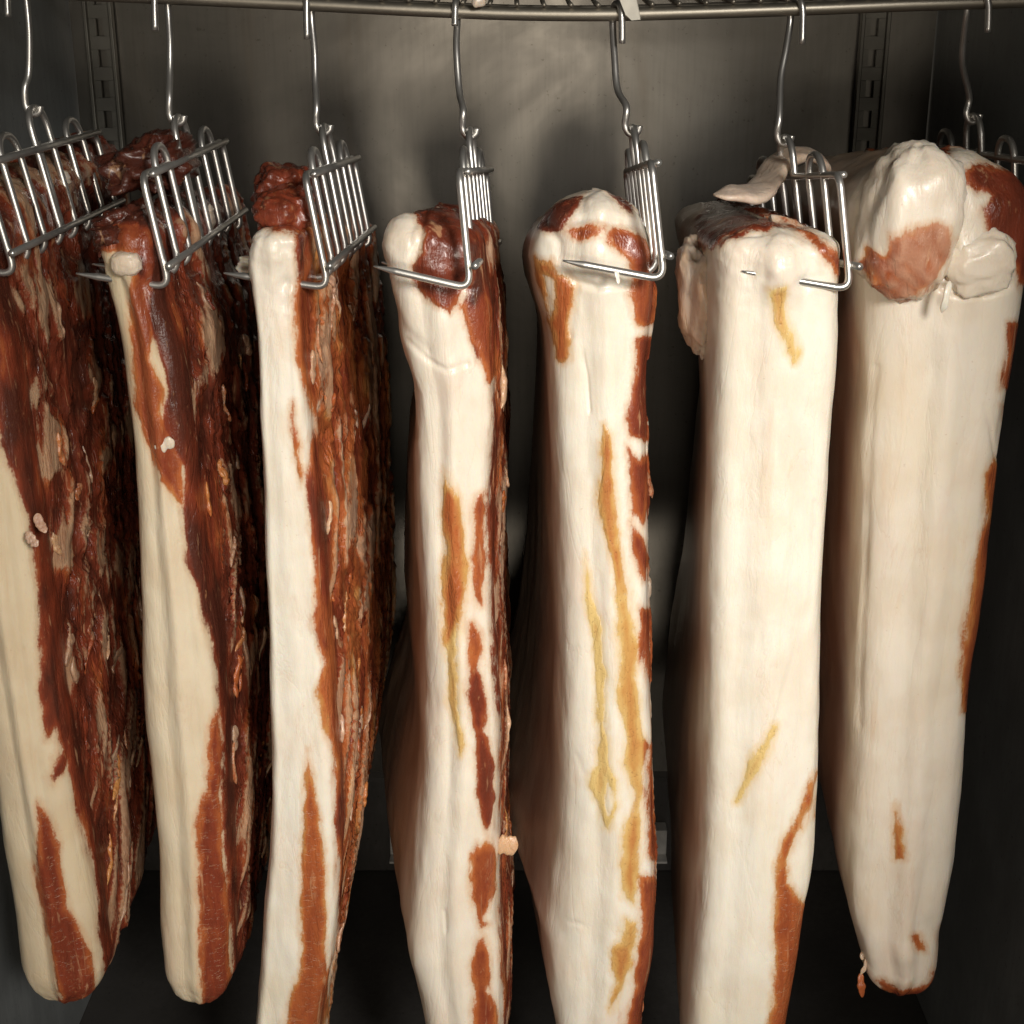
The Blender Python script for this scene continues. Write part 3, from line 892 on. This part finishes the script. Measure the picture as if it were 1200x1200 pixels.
belly('f', "broad smooth white pork belly with a curled strip of fat on its top",
      [(300, 838, 990, 10, 0), (356, 835, 991, 16, 0), (446, 832, 989, 24, 0), (494, 831, 984, 28, 0), (569, 829, 979, 32, 0), (662, 826, 973, 29, 0), (737, 826, 970, 25, 0),
       (846, 825, 968, 19, 0), (950, 824, 964, 9, 0), (1033, 821, 958, 6, 0), (1073, 818, 950, 6, 0), (1133, 812, 941, 10, 0), (1200, 805, 928, 18, 0), (1270, 802, 915, 20, 0)],
      0.79, 0.29, (0.016, 0.03, -0.08), (0.03, 0.03, 0.1),
      [(0.86, [(814,262),(836,228),(874,222),(907,218),(945,228),(962,255),(930,262),(907,264),(900,272),(874,272),(851,278),(836,294),(818,290)]),
       (0.70, [(919,260),(945,268),(975,292),(998,317),(998,338),(988,336),(975,313),(952,283),(926,268)]),
       (0.18, [(902,339),(921,337),(922,367),(934,412),(930,424),(921,412),(907,379)]),
       (0.06, [(860,940),(883,883),(900,860),(910,850),(900,883),(880,917),(867,940)]),
       (10.55, [(958,905),(947,947),(933,983),(925,1007),(925,1033),(943,1063),(940,1077),(955,1077),(948,1133),(934,1240),(892,1240),(907,1150),(907,1083),(910,1017),(915,987),(933,957)]),
       (0.45, [(958,935),(966,930),(964,958),(957,955)]),
       (-1, [(890,247),(930,244),(950,256),(930,263),(895,256)])],
      fatline=None, rl=0.24, rr=0.22, bumps=[(905, 300, 60, 2), (914, 318, 24, 4.5), (960, 300, 25, 1), (941, 332, 9, -2.4), (899, 323, 7, -1.6)], creases=[(1.0, 1.8, [(853,277),(872,279),(892,277)]), (0.7, 4, [(955,590),(950,700),(925,790),(905,860)])], shreds=0, tissue=0.08, seed=6, lumpy=0.9, rind=0.75)
belly('g', "rightmost pork belly with a fat lump folded over its top, red streaked edge",
      [(250, 1012, 1222, 0, 0), (300, 1014, 1224, 0, 0), (345, 1019, 1216, 0, 0), (400, 1020, 1206, 0, 0), (445, 1020, 1199, 0, 0), (550, 1015, 1181, 0, 0), (644, 1011, 1172, 0, 0), (719, 1009, 1162, 0, 0),
       (812, 1008, 1148, 0, 0), (900, 1005, 1140, 0, 0), (1000, 998, 1131, 4, 0), (1060, 996, 1121, 10, -4), (1100, 999, 1113, 16, -8), (1142, 1012, 1106, 20, -12)],
      0.80, 0.28, (0.034, 0.045, -0.10), (0.026, 0.012, 0.28),
      [(0.80, [(1084,160),(1114,162),(1110,187),(1099,184)]),
       (0.78, [(1129,199),(1147,191),(1170,196),(1235,215),(1240,330),(1200,345),(1190,318),(1181,292),(1159,281),(1151,244),(1162,229),(1144,225),(1132,214)]),
       (0.74, [(1181,379),(1230,371),(1220,420),(1208,450),(1190,464),(1174,456),(1174,438),(1179,412)]),
       (0.72, [(1174,475),(1204,471),(1196,527),(1181,531),(1177,497)]),
       (0.58, [(1164,537),(1185,569),(1182,625),(1170,700),(1152,794),(1138,837),(1127,835),(1125,794),(1131,737),(1140,685),(1147,632),(1157,606),(1153,557)]),
       (0.52, [(1048,943),(1057,980),(1060,1007),(1048,1007),(1046,973)]),
       (0.62, [(1068,1097),(1078,1093),(1083,1113),(1075,1115)]),
       (0.72, [(1113,1070),(1118,1113),(1104,1155),(1082,1182),(1050,1172),(1028,1148),(1055,1158),(1087,1153),(1102,1127),(1102,1093)])],
      fatline=None, rl=0.34, rr=0.30, bumps=[(1085, 240, 55, 5), (1142, 305, 32, 6), (1128, 190, 18, 3), (1160, 250, 22, 3), (1060, 1120, 14, 2.5), (1090, 1090, 14, -2)], creases=[(1.0, 2, [(1154,475),(1161,500),(1166,535)]), (3.0, 5, [(1105,338),(1130,345),(1160,342),(1180,335)]), (1.2, 3, [(1026,430),(1017,580),(1010,735),(1008,850)]), (2.2, 4, [(1118,200),(1113,240),(1119,262),(1116,290),(1108,325)])], shreds=3, tissue=0.08, seed=7, lumpy=1.3, rind=0.9, pink=0.35)

# ------------------------------------------------------------------ folded lumps, flaps and scraps that belong to single bellies
def blob(parent, name, centre, rad, lean, hue, tint, seed, rough=0.25, rot=0.0, freq=1.6, fatcut=None):
    nu, nv = 56, 36
    u = np.linspace(0, 2 * math.pi, nu, endpoint=False)[None, :]
    v = np.linspace(0.02, math.pi - 0.02, nv)[:, None]
    D = np.stack([np.sin(v) * np.cos(u), np.sin(v) * np.sin(u), np.cos(v) + 0 * u], -1)
    n = fbm(D[..., 0] * freq + seed * 3.1, D[..., 1] * freq + seed, D[..., 2] * freq, 4)
    n2 = fbm(D[..., 0] * freq * 4 + seed, D[..., 1] * freq * 4, D[..., 2] * freq * 4, 2)
    k = 1 + rough * n + rough * 0.25 * n2
    Q = np.sign(D) * np.abs(D) ** 0.8 * k[..., None] * np.array(rad)
    c, s = math.cos(rot), math.sin(rot)
    Q = np.stack([Q[..., 0] * c - Q[..., 2] * s, Q[..., 1], Q[..., 0] * s + Q[..., 2] * c], -1) + np.array(centre)
    idx = np.arange(nu * nv).reshape(nv, nu)
    f = np.stack([idx[:-1], idx[1:], np.roll(idx, -1, 1)[1:], np.roll(idx, -1, 1)[:-1]], -1).reshape(-1, 4)
    faces = [tuple(t) for t in f.tolist()] + [tuple(idx[0].tolist()), tuple(idx[-1][::-1].tolist())]
    V = Q.reshape(-1, 3)
    me = mesh_np(name, V, faces)
    L = np.full(len(V), float(lean)) + 3 * n.ravel()
    H = np.full(len(V), float(hue)) + 0.12 * n2.ravel()
    if fatcut is not None:
        L = fatcut(V, L)
    if fatcut is not None: set_attr(me, 'pale', np.clip((project(V)[0] - 1018) / 75, 0.0, 0.50) + 0.55 * n2.ravel())
    set_attr(me, 'lean', L); set_attr(me, 'hue', H); set_attr(me, 'tint', np.full(len(V), float(tint)))
    set_attr(me, 'pink', np.full(len(V), 0.35))
    return link_mesh(name, me, M_FAT, parent)

# third belly: brown lumps of meat on top
rc = BELLY['c']['root']
c = at(333, 248, 0.825); blob(rc, "meat_lump", c, (0.0170, 0.022, 0.013), 5, 0.72, 0, 3, 0.24, 0.1, 1.7)
c = at(336, 222, 0.865); blob(rc, "meat_lump", c, (0.0175, 0.030, 0.014), 5, 0.80, 0, 9, 0.26, -0.1, 1.7)
# second belly: the dark fold behind the front
rb = BELLY['b']['root']
c = at(152, 268, 0.835); blob(rb, "meat_lump", c, (0.017, 0.034, 0.012), 5, 0.93, 0, 5, 0.35, 0.3, 1.8)
c = at(180, 192, 0.905); blob(rb, "meat_lump", c, (0.023, 0.045, 0.017), 5, 0.97, 0, 8, 0.35, 0.2, 1.8)
# fat button at the upper end of the second belly's fat strip
c = at(148, 309, 0.797); blob(rb, "fat_button", c, (0.0085, 0.006, 0.0068), -9, 0.5, 0.22, 4, 0.08)
# sixth belly: side bulge and the curled strip of fat
rf = BELLY['f']['root']
c = at(823, 350, 0.865); blob(rf, "fat_bulge", c, (0.014, 0.035, 0.034), -3.2, 0.6, 0.35, 12, 0.25, 0.12, 1.5)
ribbon(rf, "fat_curl", [at(838, 229, 0.86), at(858, 227, 0.865), at(884, 226, 0.88), at(899, 212, 0.90), at(916, 190, 0.92), at(941, 181, 0.93), at(963, 190, 0.94), at(968, 212, 0.95)],
       (0, 1, 0.15), 0.013, 0.0036, -9, 0.4, 0.5, 3)
# seventh belly: the folded lump and its pink underside
rg = BELLY['g']['root']
def pink(V, L):
    px, py = project(V)
    s = poly_sdf(px, py, [(1042,277),(1061,272),(1095,262),(1117,270),(1114,300),(1095,338),(1061,356),(1030,350),(1010,307),(1016,296),(1039,300)])
    s = s + 9 * fbm(V[:, 0] * 110, V[:, 1] * 110, V[:, 2] * 110, 3)
    return np.where(V[:, 1] < 0.83, np.clip(s / 2.1, -6, 6), -6)
blob(rg, "folded_lump", at(1066, 262, 0.806), (0.027, 0.026, 0.043), -6, 0.62, 0.0, 21, 0.12, -0.12, 1.5, pink)
blob(rg, "folded_lump", at(1148, 308, 0.800), (0.020, 0.012, 0.018), -9, 0.5, 0.0, 26, 0.15, 0.25, 1.5)
ribbon(rg, "fat_strand", [at(1113, 330, 0.781), at(1110, 343, 0.779), at(1107, 356, 0.779), at(1103, 367, 0.781)], (1, 0, 0), 0.0018, 0.0012, -9, 0.4, 0.0, 5)
# scraps
r_ = random.Random(3)
fr = np.array([0.3, -0.9, 0.1])
def scrap(key, px, py, Y, L, Wd, slant_deg, lean, hue, tint, lift=0.003, n=fr, name="loose_scrap", thick=0.4, curl=0.5, rag=0.4):
    a = math.radians(slant_deg)
    p = at(px, py, Y)
    nn = np.array(n, float); nn /= np.linalg.norm(nn)
    t = np.array([math.sin(a), 0, -math.cos(a)])
    # strip along t in the image plane
    return strip(BELLY[key]['root'], p, nn, t, L, Wd, lift, curl, lean, hue, tint, name, thick, rag)
def strip(parent, p, n, t, L, Wd, lift, curl, lean, hue, tint, name, thick, rag):
    t = t - n * np.dot(t, n); t /= np.linalg.norm(t)
    ns = 7
    pts = [p + t * L * (k / (ns - 1)) + n * lift * (k / (ns - 1)) ** 1.5 for k in range(ns)]
    return ribbon(parent, name, pts, np.cross(n, t), Wd, Wd * thick, lean, hue, tint, r_.random() * 9, rag)
scrap('d', 582, 990, 0.815, 0.014, 0.0062, 82, -0.6, 0.5, 0.85, thick=0.22, rag=0.3)
scrap('b', 181, 524, 0.797, 0.012, 0.0040, 105, -9, 0.5, 0.3, 0.003)
scrap('a', 30, 625, 0.795, 0.010, 0.0030, 40, -6, 0.5, 0.8, 0.005)
scrap('a', 42, 602, 0.797, 0.012, 0.0026, 20, -5, 0.5, 0.9, 0.006)
scrap('g', 1008, 1116, 0.815, 0.012, 0.0045, 60, -1, 0.6, 0.3)
scrap('g', 1018, 1118, 0.812, 0.016, 0.0013, -22, -2, 0.55, 0.6, 0.0)
scrap('g', 1010, 1140, 0.812, 0.017, 0.0028, -5, 2.5, 0.55, 0.5)
scrap('e', 722, 316, 0.776, 0.008, 0.0011, 5, -9, 0.5, 0.0, 0.001)
scrap('c', 292, 300, 0.825, 0.012, 0.0045, -25, -9, 0.5, 0.0, 0.001)
scrap('b', 245, 240, 0.95, 0.016, 0.0040, 8, -5, 0.5, 0.4, 0.001, n=(0.9, -0.3, 0))
scrap('a', 75, 200, 0.95, 0.010, 0.0040, 8, -6, 0.5, 0.3, 0.001, n=(0.9, -0.3, 0))

# ------------------------------------------------------------------ comb hangers and hooks
H, LC, PR, WR = 0.050, 0.235, 0.062, 0.0021
RISE = 0.325                      # the prongs rise towards their tips
def comb(key, label, hlabel, px, py, Y0, roll, tilt, yaw, stem, tip, prong=PR, flip=False):
    """comb hanger: eight prongs, top bar, bottom bar, loops; origin at the front end of its bottom bar"""
    o = at(px, py, Y0)
    Rm = Matrix.Rotation(math.radians(yaw), 3, 'Z') @ Matrix.Rotation(math.radians(-roll), 3, 'Y') @ Matrix.Rotation(math.radians(-tilt), 3, 'X')
    def w(x, y, z): return np.array(Rm @ Vector((x, y, z))) + o
    root = tag(empty("bacon_hanger", tuple(o)), label, "meat hanger", "wire comb hangers holding the bellies")
    ys = [0.004 + (LC - 0.008) * k / 7 for k in range(8)]
    zb = -0.0125
    xo = -2 * WR
    def leg(y, rev=False):
        pts = [(xo, y, zb), (xo - prong, y, zb)]
        return pts
    def taper(path, both):
        L = np.concatenate([[0], np.cumsum(np.linalg.norm(np.diff(path, axis=0), axis=1))])
        r = np.full(len(path), WR)
        r = np.minimum(r, WR * (0.22 + 0.78 * np.clip(L / 0.012, 0, 1)))
        if both: r = np.minimum(r, WR * (0.22 + 0.78 * np.clip((L[-1] - L) / 0.012, 0, 1)))
        return r
    def wire(name, ya, yb, ztop, round_top):
        def pr(y, f): return w(xo - prong * f, y, zb + RISE * prong * f)
        pa = [pr(ya, 1), pr(ya, 0.9), pr(ya, 0.8), w(xo, ya, zb), w(xo, ya, ztop), w(xo, yb, ztop), w(xo, yb, zb),
              pr(yb, 0.8), pr(yb, 0.9), pr(yb, 1)]
        path = fillet(pa, 0.0085 if not round_top else min(0.016, abs(yb - ya) * 0.48), 7)
        tube(name, path, WR, M_WIRE, root, 10, taper(path, True))
    wire("outer_wire", ys[0], ys[7], H, False)
    wire("prong_wire", ys[1], ys[2], H + 0.012, True)
    wire("prong_wire", ys[5], ys[6], H + 0.012, True)
    wire("hanging_loop", ys[3], ys[4], H + 0.024, True)
    tube("support_rod", [w(xo, ys[3] + 0.0050, zb * 0.2), w(xo, ys[3] + 0.0050, H + 0.004)], WR * 0.9, M_WIRE, root)
    tube("bottom_bar", [w(0, -0.004, 0), w(0, LC + 0.004, 0)], WR, M_WIRE, root)
    tube("top_brace", [w(0, ys[0] + 0.006, H - 0.0004), w(0, ys[7] - 0.004, H - 0.0004)], WR * 0.95, M_WIRE, root)
    # S hook from the rail into the loop
    lp = w(xo, (ys[3] + ys[4]) / 2, H + 0.024)
    hx, hy = stem[0]
    rl_ = rail_at(hx)
    hk = tag(empty("hook", tuple(rl_)), hlabel, "hook", "steel wire hooks hanging on the rack rail")
    r = 0.0062
    tx, ty = tip
    tp = at(tx, ty, RY - r - 0.0015)
    top = at((hx + tx) / 2, 0, RY); top[2] = np.interp(top[0], RAIL[:, 0], RAIL[:, 2]) + r
    pts = [tp, np.array([tp[0] + (top[0] - tp[0]) * 0.15, RY - r, rl_[2] - 0.002]),
           np.array([tp[0] + (top[0] - tp[0]) * 0.5, RY - r * 0.72, top[2] - 0.0018]), top,
           np.array([top[0] * 0.4 + rl_[0] * 0.6, RY + r * 0.75, top[2] - 0.0018])]
    ly = lp[1]
    lpy = float(project(lp)[1])
    j0x = float(project(lp + np.array([-0.0040, 0, 0.012]))[0])
    dxe = j0x - stem[-1][0]
    for k, (sx, sy) in enumerate(stem):
        sx += dxe * (k / (len(stem) - 1)) ** 1.2
        if sy > lpy - 26: continue
        yy = RY + r + (ly - RY - r) * (k / (len(stem)))
        pts.append(at(sx, sy, yy))
    pts += [lp + np.array([-0.0040, 0, 0.012]), lp + np.array([-0.0047, 0, 0.002]), lp + np.array([-0.0028, 0, -0.0028]),
            lp + np.array([0, 0, -0.0041]), lp + np.array([0.0034, 0, -0.0024]), lp + np.array([0.0044, 0, 0.001])]
    path = smooth_path(pts, 6)
    tube("hook_wire", path, 0.0021, M_WIRE, hk, 10)
    return root

comb('a', "wire comb hanger over the ragged dark belly at the left edge", "leftmost steel hook, beside the dark left corner",
     16, 296, 0.81, 11, 0.5, 0, [(30, -6), (40, 40), (47, 85), (51, 112)], (9, 20), prong=0.0500)
comb('b', "wire comb hanger in the belly with the dark folded meaty top", "steel hook above the belly with the dark folded meaty top",
     199, 311, 0.80, 9.5, 0.5, 0, [(197, 14), (203, 50), (208, 85), (213, 128)], (182, 36), prong=0.0500)
comb('c', "wire comb hanger in the squared white belly with the shredded red side", "steel hook above the squared white belly with the shredded red side",
     387, 311, 0.795, 10, 3.5, 0, [(365, 22), (371, 60), (375, 95), (380, 142)], (360, 46), prong=0.0560)
comb('d', "wire comb hanger with its front prong open across the thin middle belly", "steel hook above the thin middle belly with the orange streak",
     557, 311, 0.775, 5.5, 6.0, -2.0, [(536, 22), (536, 58), (541, 108), (547, 150)], (533, 30), prong=0.0515)
comb('e', "wire comb hanger with a prong resting on the yellow streaked belly", "steel hook above the yellow streaked belly, by the pale paper tag",
     785, 300, 0.775, 7.5, 7.5, 0, [(718, 28), (720, 70), (723, 105), (733, 155)], (729, 51), prong=0.0535)
comb('f', "wire comb hanger piercing the broad smooth white belly", "steel hook above the broad smooth white belly",
     1005, 312, 0.7875, 8, 7.0, 4.2, [(926, 26), (926, 60), (927, 92), (933, 142)], (940, 52), prong=0.059)
comb('g', "wire comb hanger mostly hidden behind the rightmost belly with the folded lump", "rightmost steel hook, above the belly with the folded lump",
     1222, 292, 0.845, 6, 3.0, 0.0, [(1133, 16), (1133, 45), (1136, 76), (1149, 130)], (1158, 38), prong=0.056)

# ------------------------------------------------------------------ paper tag and a fat scrap caught on the rack
pts2 = [(722, -14), (743, -12), (748, 12), (750, 23), (740, 24), (733, 17), (727, 2)]
V = [at(x, y, 0.918) for x, y in pts2] + [at(x, y, 0.918) + np.array([0.0005, 0.0007, 0]) for x, y in pts2]
n = len(pts2)
fcs = [tuple(range(n)), tuple(range(2*n - 1, n - 1, -1))] + [(i, i + n, (i + 1) % n + n, (i + 1) % n) for i in range(n)]
tag(link_mesh("paper_tag", mesh_np("paper_tag", V, fcs, False), M_TAG), "pale pointed paper tag hanging over the rack rail beside a hook", "tag")
sc = tag(empty("fat_scrap", tuple(at(562, 0, 0.925))), "small yellow scrap of fat caught on the rack rail at the top", "scrap")
ribbon(sc, "scrap_body", [at(553, 1, 0.92), at(560, 2, 0.92), at(568, 0, 0.922)], (0, 0, 1), 0.003, 0.002, -5, 0.2, 0.3, 4)
